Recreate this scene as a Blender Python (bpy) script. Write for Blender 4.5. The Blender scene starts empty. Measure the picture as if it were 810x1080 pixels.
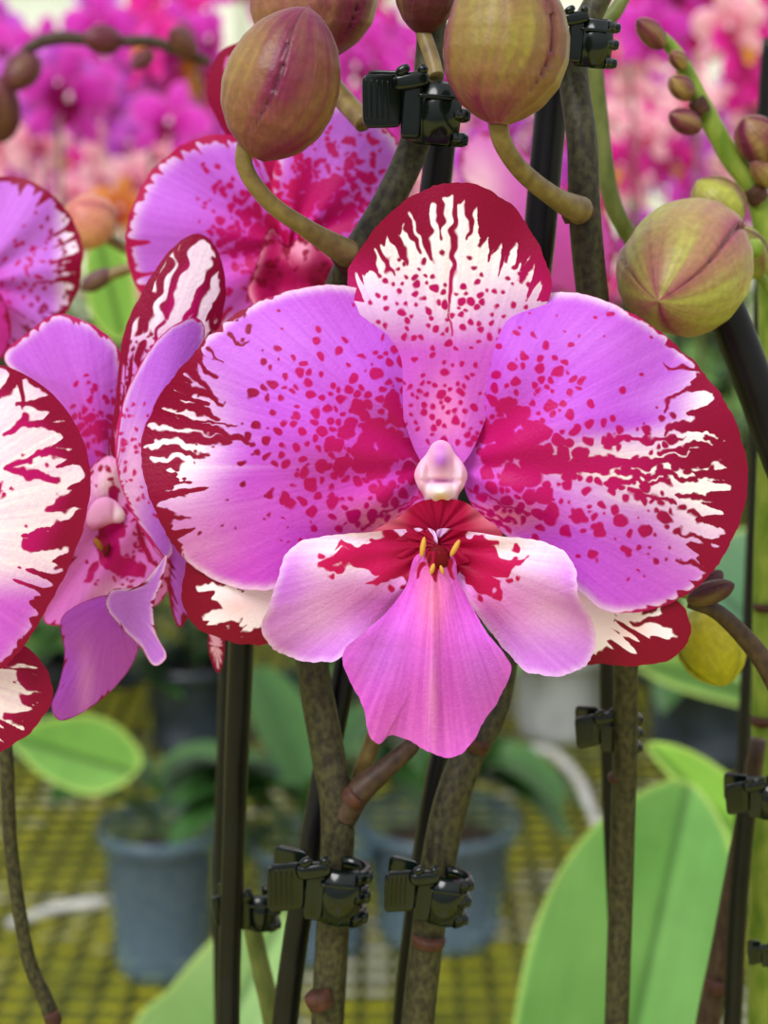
import bpy, math, numpy as np
from mathutils import Vector
rng=np.random.default_rng(7)
F=2015.0; PITCH=math.radians(12.3); CZ=1.55; BENCH=0.80
C=np.array([0,0,CZ]); cp,sp=math.cos(PITCH),math.sin(PITCH)
sc=bpy.context.scene
sc.view_settings.view_transform='Standard'
try: sc.view_settings.look='None'
except Exception: pass

# ---------------- helpers ----------------
def W(px,py,Y):
    px=np.asarray(px,float);py=np.asarray(py,float);Y=np.asarray(Y,float)
    a=(px-405)/F;b=(540-py)/F
    dy=cp+b*sp; dz=-sp+b*cp; t=Y/dy
    return np.stack(np.broadcast_arrays(a*t,Y+0*t,CZ+dz*t),-1)
def on_bench(px,py,z=BENCH):
    a=(px-405)/F;b=(540-py)/F
    dy=cp+b*sp; dz=-sp+b*cp; t=(z-CZ)/dz
    return np.array([a*t,dy*t,z])
def lin(h):
    h=h.lstrip('#'); c=np.array([int(h[i:i+2],16)/255 for i in (0,2,4)])
    return np.where(c<=0.04045,c/12.92,((c+0.055)/1.055)**2.4)
def sm(x,a,b):
    t=np.clip((x-a)/(b-a),0,1); return t*t*(3-2*t)
def g(x,y,cx,cy,rx,ry): return np.exp(-(((x-cx)/rx)**2+((y-cy)/ry)**2))
def mixc(A,B,m):
    m=np.clip(np.asarray(m),0,1)[:,None]; return A*(1-m)+B*m
def _h(ix,iy,s):
    v=np.sin(ix*127.1+iy*311.7+s*74.7)*43758.5453; return v-np.floor(v)
def vn(x,y,s=0):
    ix=np.floor(x);iy=np.floor(y);fx=x-ix;fy=y-iy
    fx=fx*fx*(3-2*fx);fy=fy*fy*(3-2*fy)
    a=_h(ix,iy,s);b=_h(ix+1,iy,s);c=_h(ix,iy+1,s);d=_h(ix+1,iy+1,s)
    return (a*(1-fx)+b*fx)*(1-fy)+(c*(1-fx)+d*fx)*fy
def catmull(pts,n,closed=False):
    P=np.asarray(pts,float); m=len(P)
    out=[]
    segs=m if closed else m-1
    per=max(2,int(math.ceil(n/segs)))
    for i in range(segs):
        if closed: p0,p1,p2,p3=P[(i-1)%m],P[i],P[(i+1)%m],P[(i+2)%m]
        else:
            p1,p2=P[i],P[i+1]; p0=P[i-1] if i>0 else 2*p1-p2; p3=P[i+2] if i+2<m else 2*p2-p1
        for k in range(per):
            t=k/per
            out.append(0.5*((2*p1)+(-p0+p2)*t+(2*p0-5*p1+4*p2-p3)*t*t+(-p0+3*p1-3*p2+p3)*t**3))
    if not closed: out.append(P[-1])
    return np.array(out)
def resample_closed(Q,n):
    Q2=np.vstack([Q,Q[:1]]); d=np.r_[0,np.cumsum(np.linalg.norm(np.diff(Q2,axis=0),axis=1))]
    s=np.linspace(0,d[-1],n,endpoint=False)
    return np.stack([np.interp(s,d,Q2[:,k]) for k in range(Q.shape[1])],-1)

def empty(name,loc=(0,0,0)):
    e=bpy.data.objects.new(name,None); sc.collection.objects.link(e); e.location=loc; e.empty_display_size=0.01; return e
def mkobj(name,V,Fc,mat,parent=None,attrs=None,smooth=True):
    V=np.asarray(V,float)
    me=bpy.data.meshes.new(name); me.from_pydata(V.tolist(),[],Fc if isinstance(Fc,list) else Fc.tolist()); me.update()
    if attrs:
        for k,a in attrs.items():
            a=np.asarray(a,float)
            if a.ndim==2:
                at=me.attributes.new(k,'FLOAT_COLOR','POINT'); at.data.foreach_set('color',np.c_[a,np.ones(len(a))].astype(np.float32).ravel())
            else:
                at=me.attributes.new(k,'FLOAT','POINT'); at.data.foreach_set('value',a.astype(np.float32))
    if smooth: me.polygons.foreach_set('use_smooth',[True]*len(me.polygons))
    if mat: me.materials.append(mat)
    o=bpy.data.objects.new(name,me); sc.collection.objects.link(o)
    if parent:
        o.parent=parent; 
    return o
class Acc:
    def __init__(s): s.V=[];s.F=[];s.C=[];s.n=0
    def add(s,V,Fc,col):
        V=np.asarray(V,float); col=np.asarray(col,float)
        if col.ndim==1: col=np.tile(col,(len(V),1))
        s.V.append(V); s.C.append(col)
        s.F.extend([tuple(i+s.n for i in f) for f in Fc]); s.n+=len(V)
    def build(s,name,mat,parent=None,smooth=True):
        return mkobj(name,np.vstack(s.V),s.F,mat,parent,{'base':np.vstack(s.C)},smooth)

# ---------------- materials ----------------
def newmat(name):
    m=bpy.data.materials.new(name); m.use_nodes=True; nt=m.node_tree; nt.nodes.clear()
    out=nt.nodes.new('ShaderNodeOutputMaterial'); return m,nt,out
def L(nt,a,b): nt.links.new(a,b)
def mat_attr(name,rough=0.5,trans=0.25,bump=0.15,bscale=2500,spots=False,coat=0.0,spec=0.4,noisecol=0.0,nscale=200):
    m,nt,out=newmat(name); N=nt.nodes.new
    a=N('ShaderNodeAttribute'); a.attribute_name='base'; col=a.outputs['Color']
    tc=N('ShaderNodeTexCoord')
    if spots:
        s=N('ShaderNodeAttribute'); s.attribute_name='spot'
        c2=N('ShaderNodeAttribute'); c2.attribute_name='spotc'
        mr=N('ShaderNodeMapRange'); mr.interpolation_type='SMOOTHSTEP'
        mr.inputs['From Min'].default_value=-1.3; mr.inputs['From Max'].default_value=1.1
        L(nt,s.outputs['Fac'],mr.inputs['Value'])
        mx=N('ShaderNodeMix'); mx.data_type='RGBA'
        L(nt,mr.outputs[0],mx.inputs[0]); L(nt,col,mx.inputs[6]); L(nt,c2.outputs['Color'],mx.inputs[7]); col=mx.outputs[2]
    if noisecol>0:
        n=N('ShaderNodeTexNoise'); n.inputs['Scale'].default_value=nscale; n.inputs['Detail'].default_value=4
        L(nt,tc.outputs['Object'],n.inputs['Vector'])
        r=N('ShaderNodeMapRange'); r.inputs['From Min'].default_value=.3; r.inputs['From Max'].default_value=.7
        r.inputs['To Min'].default_value=1-noisecol; r.inputs['To Max'].default_value=1+noisecol
        L(nt,n.outputs['Fac'],r.inputs['Value'])
        mm=N('ShaderNodeVectorMath'); mm.operation='SCALE'; L(nt,col,mm.inputs[0]); L(nt,r.outputs[0],mm.inputs['Scale']); col=mm.outputs[0]
    p=N('ShaderNodeBsdfPrincipled'); p.inputs['Roughness'].default_value=rough
    p.inputs['Specular IOR Level'].default_value=spec; p.inputs['Coat Weight'].default_value=coat
    L(nt,col,p.inputs['Base Color'])
    if bump>0:
        n=N('ShaderNodeTexNoise'); n.inputs['Scale'].default_value=bscale; n.inputs['Detail'].default_value=3
        L(nt,tc.outputs['Object'],n.inputs['Vector'])
        b=N('ShaderNodeBump'); b.inputs['Strength'].default_value=bump; b.inputs['Distance'].default_value=0.3/bscale
        L(nt,n.outputs['Fac'],b.inputs['Height']); L(nt,b.outputs[0],p.inputs['Normal'])
    if trans>0:
        t=N('ShaderNodeBsdfTranslucent'); L(nt,col,t.inputs['Color'])
        ms=N('ShaderNodeMixShader'); ms.inputs[0].default_value=trans
        L(nt,p.outputs[0],ms.inputs[1]); L(nt,t.outputs[0],ms.inputs[2]); L(nt,ms.outputs[0],out.inputs[0])
    else: L(nt,p.outputs[0],out.inputs[0])
    return m
def mat_noise(name,c1,c2,scale,rough=0.5,spec=0.4,bump=0.2,stretch=(1,1,1),lo=.35,hi=.65,coat=0,metal=0):
    m,nt,out=newmat(name); N=nt.nodes.new
    tc=N('ShaderNodeTexCoord'); mp=N('ShaderNodeMapping'); mp.inputs['Scale'].default_value=stretch
    n=N('ShaderNodeTexNoise'); n.inputs['Scale'].default_value=scale; n.inputs['Detail'].default_value=5
    cr=N('ShaderNodeValToRGB'); cr.color_ramp.elements[0].position=lo; cr.color_ramp.elements[1].position=hi
    cr.color_ramp.elements[0].color=(*lin(c1),1); cr.color_ramp.elements[1].color=(*lin(c2),1)
    p=N('ShaderNodeBsdfPrincipled'); p.inputs['Roughness'].default_value=rough; p.inputs['Specular IOR Level'].default_value=spec
    p.inputs['Coat Weight'].default_value=coat; p.inputs['Metallic'].default_value=metal
    b=N('ShaderNodeBump'); b.inputs['Strength'].default_value=bump; b.inputs['Distance'].default_value=0.3/scale
    L(nt,tc.outputs['Object'],mp.inputs[0]); L(nt,mp.outputs[0],n.inputs['Vector']); L(nt,n.outputs['Fac'],cr.inputs[0])
    L(nt,cr.outputs[0],p.inputs['Base Color']); L(nt,n.outputs['Fac'],b.inputs['Height']); L(nt,b.outputs[0],p.inputs['Normal'])
    L(nt,p.outputs[0],out.inputs[0]); return m

M_PETAL=mat_attr('petal_spotted',rough=.48,trans=.16,bump=.8,bscale=1700,spots=True,spec=.18)
M_SOFT=mat_attr('petal_plain',rough=.6,trans=.18,bump=.2,bscale=2000,spec=.10)
M_FLESH=mat_attr('bud_skin',rough=.40,trans=0,bump=.4,bscale=1200,noisecol=.14,nscale=700,spec=.3)
M_LEAF=mat_attr('leaf_surface',rough=.38,trans=.12,bump=.1,bscale=700,noisecol=.08,nscale=60,spec=.35)
M_STEM=mat_noise('stem_bark','#241f18','#45432a',800,rough=.5,bump=.35,spec=.3,stretch=(1,1,.7))
M_STEMP=mat_noise('stem_purple','#33221d','#4a3828',600,rough=.5,bump=.3,spec=.3,stretch=(1,1,.6))
M_STEMG=mat_noise('stem_green','#5f7c22','#87993c',260,rough=.45,bump=.15,spec=.3,stretch=(1,1,.4))
M_STEMO=mat_noise('stem_olive','#4c5826','#68703a',300,rough=.45,bump=.2,spec=.3,stretch=(1,1,.4))
M_STALK=mat_noise('stalk_olive','#66502f','#857244',300,rough=.42,bump=.15,spec=.35)
M_NODE=mat_noise('node_bract','#382018','#503024',400,rough=.6,bump=.3,spec=.25)
M_STAKE=mat_noise('stake_black_plastic','#060609','#0f0e14',120,rough=.38,spec=.28,bump=.05)
M_CLIP=mat_noise('clip_green_plastic','#020908','#071311',150,rough=.16,spec=.38,bump=.02)
M_WIRE=mat_noise('mesh_wire','#3e421a','#5c6026',30,rough=.6,bump=.1,spec=.15)
M_HOSE=mat_noise('hose_white','#b4b4b0','#d0d0cc',20,rough=.4,bump=.05)

# ---------------- sheet: curved thin organ ----------------
def sheet(name,outline,center,Y0,depth,color,nr=60,ns=240,base=None,mat=None,parent=None,jag=0.0,seed=1):
    Q=resample_closed(catmull(outline,ns*2,True),ns)
    c=np.array(center,float); base=np.array(base if base is not None else center,float)
    k=np.arange(ns)
    if jag>0:
        d=Q-c; n=vn(k*0.11,np.zeros(ns)+3.3,seed)+.5*vn(k*0.37,np.zeros(ns)+1.3,seed+2)-.75
        fade=np.sin(math.pi*k/ns)
        d/=np.linalg.norm(d,axis=1)[:,None]; Q=Q+d*(n*jag*fade)[:,None]
    tn=np.roll(Q,-1,0)-np.roll(Q,1,0); tn/=np.linalg.norm(tn,axis=1)[:,None]
    rad=Q-c; R=np.linalg.norm(rad,axis=1); cosf=np.abs(rad[:,0]*tn[:,1]-rad[:,1]*tn[:,0])/R
    t=(np.arange(1,nr+1)/nr)**0.9
    X=np.vstack([c[None],(c[None,None]+t[:,None,None]*rad[None]).reshape(-1,2)])
    T=np.r_[0,np.repeat(t,ns)]; E=np.r_[R.min(),((1-t)[:,None]*(R*cosf)[None]).ravel()]
    TH=np.r_[0,np.tile(2*math.pi*k/ns,nr)]
    dx=X[:,0]-base[0];dy=X[:,1]-base[1]
    P=dict(x=X[:,0],y=X[:,1],t=T,e=E,th=TH,r=np.hypot(dx,dy),phi=np.arctan2(dy,dx))
    off=depth(P)
    V=W(X[:,0],X[:,1],Y0+off*Y0/F)
    idx=1+np.arange(nr*ns).reshape(nr,ns); nx=np.roll(idx,-1,1)
    quads=np.stack([idx[:-1],idx[1:],nx[1:],nx[:-1]],-1).reshape(-1,4).tolist()
    tris=[(0,int(idx[0,i]),int(nx[0,i])) for i in range(ns)]
    col=color(P)
    at={'base':col[0]} if isinstance(col,tuple) else {'base':col}
    if isinstance(col,tuple): at['spot']=col[1]; at['spotc']=col[2]
    return mkobj(name,V,tris+quads,mat or M_PETAL,parent,at)

def spots_field(P,pts,warp=4.0,wscale=9.0,seed=0):
    x=P['x']+warp*(vn(P['x']/wscale,P['y']/wscale,seed)-.5)*2; y=P['y']+warp*(vn(P['x']/wscale,P['y']/wscale,seed+5)-.5)*2
    sd=np.full(len(x),-50.)
    for (cx,cy,r) in pts:
        sd=np.maximum(sd,r-np.hypot(x-cx,y-cy))
    return sd
def strokes_field(P,S,warp=5.0,wscale=14.0,seed=0):
    x=P['x']+warp*(vn(P['x']/wscale,P['y']/wscale,seed)-.5)*2; y=P['y']+warp*(vn(P['x']/wscale,P['y']/wscale,seed+5)-.5)*2
    y=y+1.6*(vn(P['x']/4,P['y']/4,seed+8)-.5)*2
    sd=np.full(len(x),-50.)
    for (x0,y0,x1,y1,r0,r1) in S:
        dx,dy=x1-x0,y1-y0; L2=dx*dx+dy*dy
        t=np.clip(((x-x0)*dx+(y-y0)*dy)/L2,0,1)
        sd=np.maximum(sd,(r0+(r1-r0)*t)-np.hypot(x-x0-t*dx,y-y0-t*dy))
    return sd
def scatter(n,box,dens,rmin,rmax,seed,gap=None):
    r=np.random.default_rng(seed); out=[]
    for _ in range(n):
        x=r.uniform(box[0],box[2]);y=r.uniform(box[1],box[3]); d=dens(x,y)
        if r.uniform()<d:
            R=rmin+(rmax-rmin)*r.uniform()**1.4*(0.25+0.75*min(1,d))
            if gap is not None and any((x-a)**2+(y-b)**2<(R+c+gap*(1-min(1,d)))**2*.8 for a,b,c in out[-400:]): continue
            out.append((x,y,R))
    return out
def g1(x,y,cx,cy,rx,ry): return math.exp(-(((x-cx)/rx)**2+((y-cy)/ry)**2))
def streaks(P,w,freq=26,seed=0,rs=.012,pw=2.5,b0=.06,b1=.25,k=6.5):
    n=vn(P['phi']*freq+20,P['r']*rs,seed)
    n2=vn(P['phi']*freq*2.3+20,P['r']*rs*2,seed+3)
    n3=vn(P['x']/5,P['y']/5,seed+7)
    lo=vn(P['phi']*freq*.22+9,P['r']*0,seed+4)
    return w*(b0+b1*lo+k*(0.64*n+.26*n2+.10*n3)**(pw*1.6)*(.4+1.2*lo))-P['e']

PURP=lin('#c158e2'); LAV=lin('#cf86ea'); WHITE=lin('#ffeefa')
CRIM=lin('#8a0335'); SPOT=lin('#ba0868'); PEACH=lin('#ee8298')
def const(P,c): return np.tile(c,(len(P['x']),1))
def vein(P,col,amt=.05,freq=60,seed=9):
    n=vn(P['phi']*freq,P['r']*.01,seed)-.5
    n=n+.8*(vn(P['phi']*freq*2.7,P['r']*.02,seed+1)-.5)+.5*(vn(P['x']/3.0,P['y']/3.0,seed+2)-.5)
    return np.clip(col*(1+amt*2*n[:,None]*np.array([.7,1.5,.6])),0,1)

Y0=0.35
flower=empty('orchid_flower',tuple((0,0,0)))

# dorsal sepal
def c_dorsal(P):
    x,y=P['x'],P['y']
    col=const(P,WHITE)
    col=mixc(col,LAV,sm(y,265,330)*.6*(1-.6*g(x,y,475,300,25,60))); col=mixc(col,lin('#c94fd0'),sm(y,315,375)*.95)
    col=mixc(col,lin('#ee8cc8'),g(x,y,470,435,22,38)*.7)
    col=vein(P,col,.05)
    w=15+18*sm(y,330,215)
    s=streaks(P,w,freq=46,seed=2,rs=.006,pw=1.5,b0=.30,b1=.2,k=2.6)
    s=np.where(y>318,-20,s)
    st=strokes_field(P,[(481,196,476,318,4.5,2.2),(476,300,474,352,2,1),(440,212,456,272,9,2.5),(410,240,432,280,8,2),(520,212,505,262,9,2),(545,240,530,278,7,2),(385,268,398,292,9,2),(565,270,550,296,7,2),(500,205,494,250,7,2),(462,207,465,250,7,1.5),(535,226,520,266,6,1.5),(425,226,445,266,6,1.5),(395,255,414,290,5,1.5)],warp=4,wscale=9,seed=4)
    pts=scatter(900,(385,265,565,470),lambda a,b:.9*g1(a,b,472,440,36,55)+.7*g1(a,b,475,325,75,42),2.1,5.6,11,gap=2)
    sp_=spots_field(P,pts,2,7,3)
    spot=np.maximum(np.maximum(s,st),sp_)
    scol=mixc(const(P,CRIM),SPOT,sm(y,250,320))
    return col,spot,scol
sheet('dorsal_sepal',[(465,505),(440,480),(418,420),(388,350),(366,292),(384,256),(410,225),(442,202),(482,192),(520,202),(550,228),(571,266),(581,306),(560,352),(522,420),(495,480)],(474,330),Y0,
  lambda P:24-10*sm(P['y'],430,250)-14*np.cos((P['x']-474)/105*1.4)+5*P['t']**3*np.sin(P['th']*7)+3*g(P['x'],P['y'],476,300,6,120),c_dorsal,nr=90,ns=420,base=(468,520),parent=flower,jag=3)

# left petal
def c_left(P):
    x,y,e=P['x'],P['y'],P['e']
    col=const(P,PURP)
    col=mixc(col,lin('#cf49cb'),sm(y,430,600)*.8)
    col=mixc(col,lin('#cf3ebb'),g(x,y,395,505,75,75)*.9)
    col=mixc(col,lin('#cb76e6'),.5*g(x,y,285,360,80,40))
    n=vn(P['phi']*14,P['r']*.01,5)
    col=mixc(col,WHITE,np.clip(1.25*g(x,y,180,465,50,62)+(n-.5)*.25*g(x,y,200,475,80,80),0,1))
    col=mixc(col,WHITE,.6*np.exp(-(e/6)**2)*sm(x,440,400))
    col=mixc(col,lin('#eaa0e0'),.6*g(x,y,205,575,40,25))
    col=mixc(col,PEACH,.9*g(x,y,405,548,50,18)+.4*g(x,y,440,490,12,30))
    col=vein(P,col,.075,70)
    w=(19*sm(y,370,410)*sm(y,600,520)*sm(x,290,200))+2.5*sm(x,330,240)*sm(y,620,540)
    s=streaks(P,w,freq=34,seed=7,pw=2.2,b0=.06,b1=.12)
    st=strokes_field(P,[(180,400,238,426,6,2),(196,386,228,420,4,2),(170,418,226,441,6,3),(163,437,264,469,6,2.8),(156,455,238,468,6,4),(152,474,216,480,6,2.2),(153,492,192,490,6,2.5),(152,505,186,512,4,2),(163,540,196,548,4,2),(168,562,190,561,4,2),(202,378,228,398,4,2),(217,366,232,382,3,1.5),(186,430,216,437,4,2),(155,520,178,526,4,2),(240,357,264,362,3,1.5),(205,445,250,452,2.5,1.5)],warp=6,wscale=11,seed=1)
    pts=scatter(2600,(255,340,450,590),lambda a,b:min(1,1.35*g1(a,b,398,466,46,60))+.40*g1(a,b,355,455,85,66),2.8,10.5,21,gap=3)
    pts+=[(395,452,13),(412,466,14),(384,478,13),(418,440,11),(428,472,13),(398,496,12),(414,424,10),(360,492,10),(404,520,10),(430,497,10),(405,482,12),(352,470,8),(338,492,7),(365,455,9),(378,430,8)]
    pts+=scatter(170,(190,320,430,605),lambda a,b:.4,1.3,3.2,5,gap=4)
    pts+=[(300,525,6),(330,540,6),(352,530,7),(372,545,7),(322,500,6),(392,545,7)]
    sp_=spots_field(P,pts,3.0,9,6)
    wr=strokes_field(P,[(392,562,446,532,2.2,1.2),(380,556,440,524,2,1),(410,566,450,542,2.4,1.4),(420,540,450,520,2,1)],3,9,4)
    scol=mixc(const(P,CRIM),SPOT,sm(x,250,320))
    return col,np.maximum(np.maximum(np.maximum(s,st),sp_),wr),scol
sheet('petal_left',[(450,486),(440,450),(434,400),(436,352),(424,325),(395,308),(355,300),(310,305),(268,320),(228,347),(193,386),(165,424),(150,464),(152,505),(166,546),(188,582),(216,607),(250,620),(288,622),(340,600),(400,572),(448,530)],(310,465),Y0,
  lambda P:-6-22*np.exp(-((P['x']-330)/90)**2-((P['y']-450)/90)**2)+20*P['t']**2+8*P['t']**3*np.sin(P['th']*6+1)+16*sm(P['x'],400,455)-6*sm(P['y'],560,620)*sm(P['x'],240,330)+5.0*np.sin(P['phi']*9)*np.sin(P['r']/60),c_left,nr=150,ns=620,base=(462,490),parent=flower,jag=3)

# right petal
def c_right(P):
    x,y,e=P['x'],P['y'],P['e']
    col=const(P,PURP)
    col=mixc(col,lin('#cc56da'),sm(y,470,610)*.6)
    col=mixc(col,lin('#cf3ebb'),g(x,y,530,490,60,70)*.8)
    col=mixc(col,lin('#cb78e6'),.4*g(x,y,620,360,80,30))
    n=vn(P['phi']*14,P['r']*.012,15)
    m=1.15*g(x,y,755,500,50,72)+.95*g(x,y,660,487,85,24)+.8*g(x,y,752,425,24,46)+.5*g(x,y,670,520,50,18)
    col=mixc(col,WHITE,np.clip(m+(n-.5)*.4*g(x,y,690,490,110,60),0,1))
    col=mixc(col,WHITE,.6*np.exp(-(e/6)**2)*sm(x,520,560))
    col=mixc(col,PEACH,.9*g(x,y,530,545,45,16))
    col=vein(P,col,.075,70)
    w=21*sm(x,690,750)*sm(y,640,560)*sm(y,350,420)+4*sm(x,640,740)
    s=streaks(P,w,freq=34,seed=17,pw=2.2,b0=.13,b1=.18)
    st=strokes_field(P,[(585,492,690,487,9,5.5),(690,487,784,480,5.5,8),(640,512,705,508,4,2.5),(640,464,720,462,4,2),(650,500,738,502,3,2.5),(700,457,772,427,2.5,6),(722,447,775,442,2.5,5),(712,520,787,532,2.5,6),(728,540,780,562,2.5,5),(700,475,752,470,3,4),(732,500,787,507,2.5,5),(700,430,742,402,2,3),(735,396,756,412,4,3),(720,560,764,585,2,4),(715,590,750,604,2,3),(660,520,712,530,3,2),(745,460,785,462,4,5),(700,385,735,388,2,3)],warp=6,wscale=12,seed=12)
    pts=scatter(3000,(500,350,760,620),lambda a,b:min(1,1.35*g1(a,b,550,465,50,66))+.58*g1(a,b,640,505,85,44),2.8,10.0,31,gap=3)
    pts+=[(530,455,14),(550,470,15),(520,482,13),(545,440,12),(570,482,13),(560,502,13),(585,490,11),(540,500,12),(600,500,9),(514,458,11),(575,522,10),(532,428,10),(565,456,12),(535,474,13),(590,465,8),(612,480,8)]
    pts+=scatter(230,(510,330,720,615),lambda a,b:.42,1.3,3.4,6,gap=4)
    pts+=[(610,545,9),(632,560,8),(596,560,7),(655,548,8),(680,560,7),(700,545,7),(580,545,8),(625,585,5),(660,580,5)]
    sp_=spots_field(P,pts,3.0,9,16)
    wr=strokes_field(P,[(486,524,545,552,1.2,2.2),(490,534,540,560,1.2,2.4),(492,515,560,545,1,2)],3,9,4)
    scol=mixc(const(P,CRIM),SPOT,sm(x,740,640))
    return col,np.maximum(np.maximum(np.maximum(s,st),sp_),wr),scol
sheet('petal_right',[(488,484),(497,450),(503,415),(507,372),(514,342),(534,320),(562,310),(602,308),(642,318),(690,345),(735,385),(765,425),(784,470),(788,518),(775,565),(750,605),(715,633),(680,644),(640,645),(600,615),(540,570),(496,530)],(635,470),Y0,
  lambda P:-4-22*np.exp(-((P['x']-610)/90)**2-((P['y']-450)/90)**2)+19*P['t']**2+8*P['t']**3*np.sin(P['th']*6)+16*sm(P['x'],545,485)+5.0*np.sin(P['phi']*9+1)*np.sin(P['r']/60),c_right,nr=150,ns=620,base=(472,490),parent=flower,jag=3)

# lateral sepals
def c_lat(cx,cy,seed,S):
    def f(P):
        col=const(P,WHITE); col=mixc(col,lin('#f0b2b0'),g(P['x'],P['y'],cx,cy,25,12)*.5)
        s=streaks(P,15,freq=34,seed=seed,pw=1.6,rs=.02,b0=.4,k=5)
        return col,np.maximum(s,strokes_field(P,S,seed=seed)),const(P,lin('#800528'))
    return f
sheet('lateral_sepal_left',[(330,560),(260,580),(205,585),(194,610),(193,635),(203,657),(228,672),(262,680),(290,678),(340,650),(400,600)],(262,632),Y0,lambda P:34-8*np.sin(P['x']/30)+6*P['t']**2,c_lat(248,640,41,[(196,605,226,612,12,7),(200,645,230,640,8,3),(226,612,244,604,7,4),(215,665,250,655,6,2),(240,675,280,664,5,2)]),nr=60,ns=240,base=(440,540),parent=flower,jag=3)
sheet('lateral_sepal_right',[(520,600),(600,690),(640,700),(685,701),(715,690),(728,668),(722,640),(700,625),(640,600),(560,560)],(650,650),Y0,lambda P:34+8*np.sin(P['x']/30)+6*P['t']**2,c_lat(670,665,42,[(724,655,694,652,12,5),(715,685,675,676,7,2),(700,630,680,643,8,3),(694,652,668,656,4,2),(704,640,720,668,6,8)]),nr=60,ns=240,base=(500,560),parent=flower,jag=3)

# lip
def c_lobe(side):
    def f(P):
        x=P['x'] if side<0 else 918-P['x']; y=P['y']; e=P['e']
        col=const(P,lin('#d98fe2'))
        col=mixc(col,lin('#fbe6f6'),.95*g(x,y,375,582,72,26)); col=mixc(col,lin('#f0c0e8'),.5*g(x,y,335,645,35,25))
        col=mixc(col,lin('#c46ae0'),.85*g(x,y,298,615,28,40)+.6*sm(y,650,700)); col=mixc(col,lin('#dd72cc'),.9*g(x,y,415,640,55,28))
        col=mixc(col,WHITE,.35*np.exp(-(e/5)**2))
        col=vein(P,col,.07,40)
        if side<0: S=[(440,580,400,586,24,17),(400,586,368,591,17,10),(368,591,336,597,8,3),(430,604,392,610,11,5),(425,568,392,566,8,4),(380,578,352,578,5,2.5)]
        else: S=[(478,582,505,590,22,20),(505,590,532,602,18,11),(500,610,528,624,9,5),(532,600,550,592,6,3),(505,573,528,575,6,3)]
        st=strokes_field(P,S,warp=8,wscale=9,seed=3+side)
        sp_=spots_field(P,[(545,578,4),(542,590,3),(538,614,4),(365,575,3),(350,606,3),(412,620,3),(505,630,4),(548,608,3),(340,586,3)],3,7,1)
        return col,np.maximum(st,sp_),mixc(const(P,lin('#9c0632')),lin('#c20a58'),sm(np.abs(P['x']-459),20,70))
    return f
sheet('lip_lobe_left',[(458,560),(425,558),(390,561),(350,565),(318,571),(301,586),(291,612),(283,640),(275,660),(283,680),(305,693),(335,699),(358,694),(385,672),(415,645),(445,620),(460,595)],(365,625),Y0,
  lambda P:-34-16*np.exp(-((P['x']-350)/60)**2-((P['y']-600)/35)**2)+12*P['t']**3*np.sin(P['th']*4+.5)+16*sm(P['x'],400,460)+10*sm(P['y'],600,700)+2.5*np.sin(P['phi']*16)*P['t'],c_lobe(-1),nr=90,ns=380,base=(462,575),parent=flower,jag=3)
sheet('lip_lobe_right',[(460,560),(490,560),(525,565),(565,570),(592,580),(606,598),(612,630),(625,655),(629,675),(622,698),(600,711),(575,713),(552,706),(530,682),(505,650),(478,620),(460,595)],(548,635),Y0,
  lambda P:-34-16*np.exp(-((P['x']-568)/60)**2-((P['y']-605)/35)**2)+12*P['t']**3*np.sin(P['th']*4+2)+16*sm(P['x'],515,460)+10*sm(P['y'],600,700)+2.5*np.sin(P['phi']*16)*P['t'],c_lobe(1),nr=90,ns=380,base=(458,575),parent=flower,jag=3)
def c_mid(P):
    x,y=P['x'],P['y']
    col=const(P,lin('#d65ad2')); col=mixc(col,lin('#c86ae4'),.75*g(x,y,400,690,38,40)+.65*g(x,y,512,705,30,40))
    col=mixc(col,lin('#f284b4'),.9*g(x,y,457,632,16,40)); col=mixc(col,lin('#eb94da'),.6*g(x,y,455,740,6,50))
    col=mixc(col,lin('#e070d8'),.5*sm(y,730,790))
    col=vein(P,col,.12,45)
    st=strokes_field(P,[(460,585,459,610,11,2),(447,594,441,610,4,1),(474,594,480,610,4,1)],warp=3,seed=9)
    return col,st,const(P,lin('#a80a3c'))
sheet('lip_midlobe',[(440,585),(428,618),(408,645),(384,667),(362,688),(366,712),(378,735),(384,752),(389,775),(400,785),(411,776),(428,780),(452,793),(472,799),(492,791),(510,762),(526,737),(539,706),(532,690),(514,668),(498,640),(484,612),(476,585)],(455,690),Y0,
  lambda P:-46-22*sm(P['y'],600,680)+26*sm(P['y'],690,800)+9*np.abs((P['x']-456)/60)*1.5-6*g(P['x'],P['y'],456,680,7,90)+7*P['t']**3*np.sin(P['th']*5)+1.5*np.sin(P['phi']*26)*P['t'],c_mid,nr=100,ns=420,base=(459,560),parent=flower,jag=2)
def c_thr(P):
    col=mixc(const(P,lin('#a50b3c')),lin('#e58a9a'),sm(np.abs(P['x']-462),25,60)*sm(P['y'],575,530)); return mixc(col,lin('#6d0422'),g(P['x'],P['y'],462,568,22,20)*.7)  # crimson throat; occlusion shade of the hollow painted in as darker crimson
sheet('throat',[(446,528),(486,528),(510,545),(530,566),(505,588),(462,600),(422,588),(390,566),(420,545)],(462,562),Y0,lambda P:-8-22*sm(P['y'],530,590)+16*g(P['x'],P['y'],462,570,25,22)+3*np.sin(P['phi']*14)*P['t'],c_thr,nr=30,ns=120,mat=M_SOFT,parent=flower)

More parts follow.
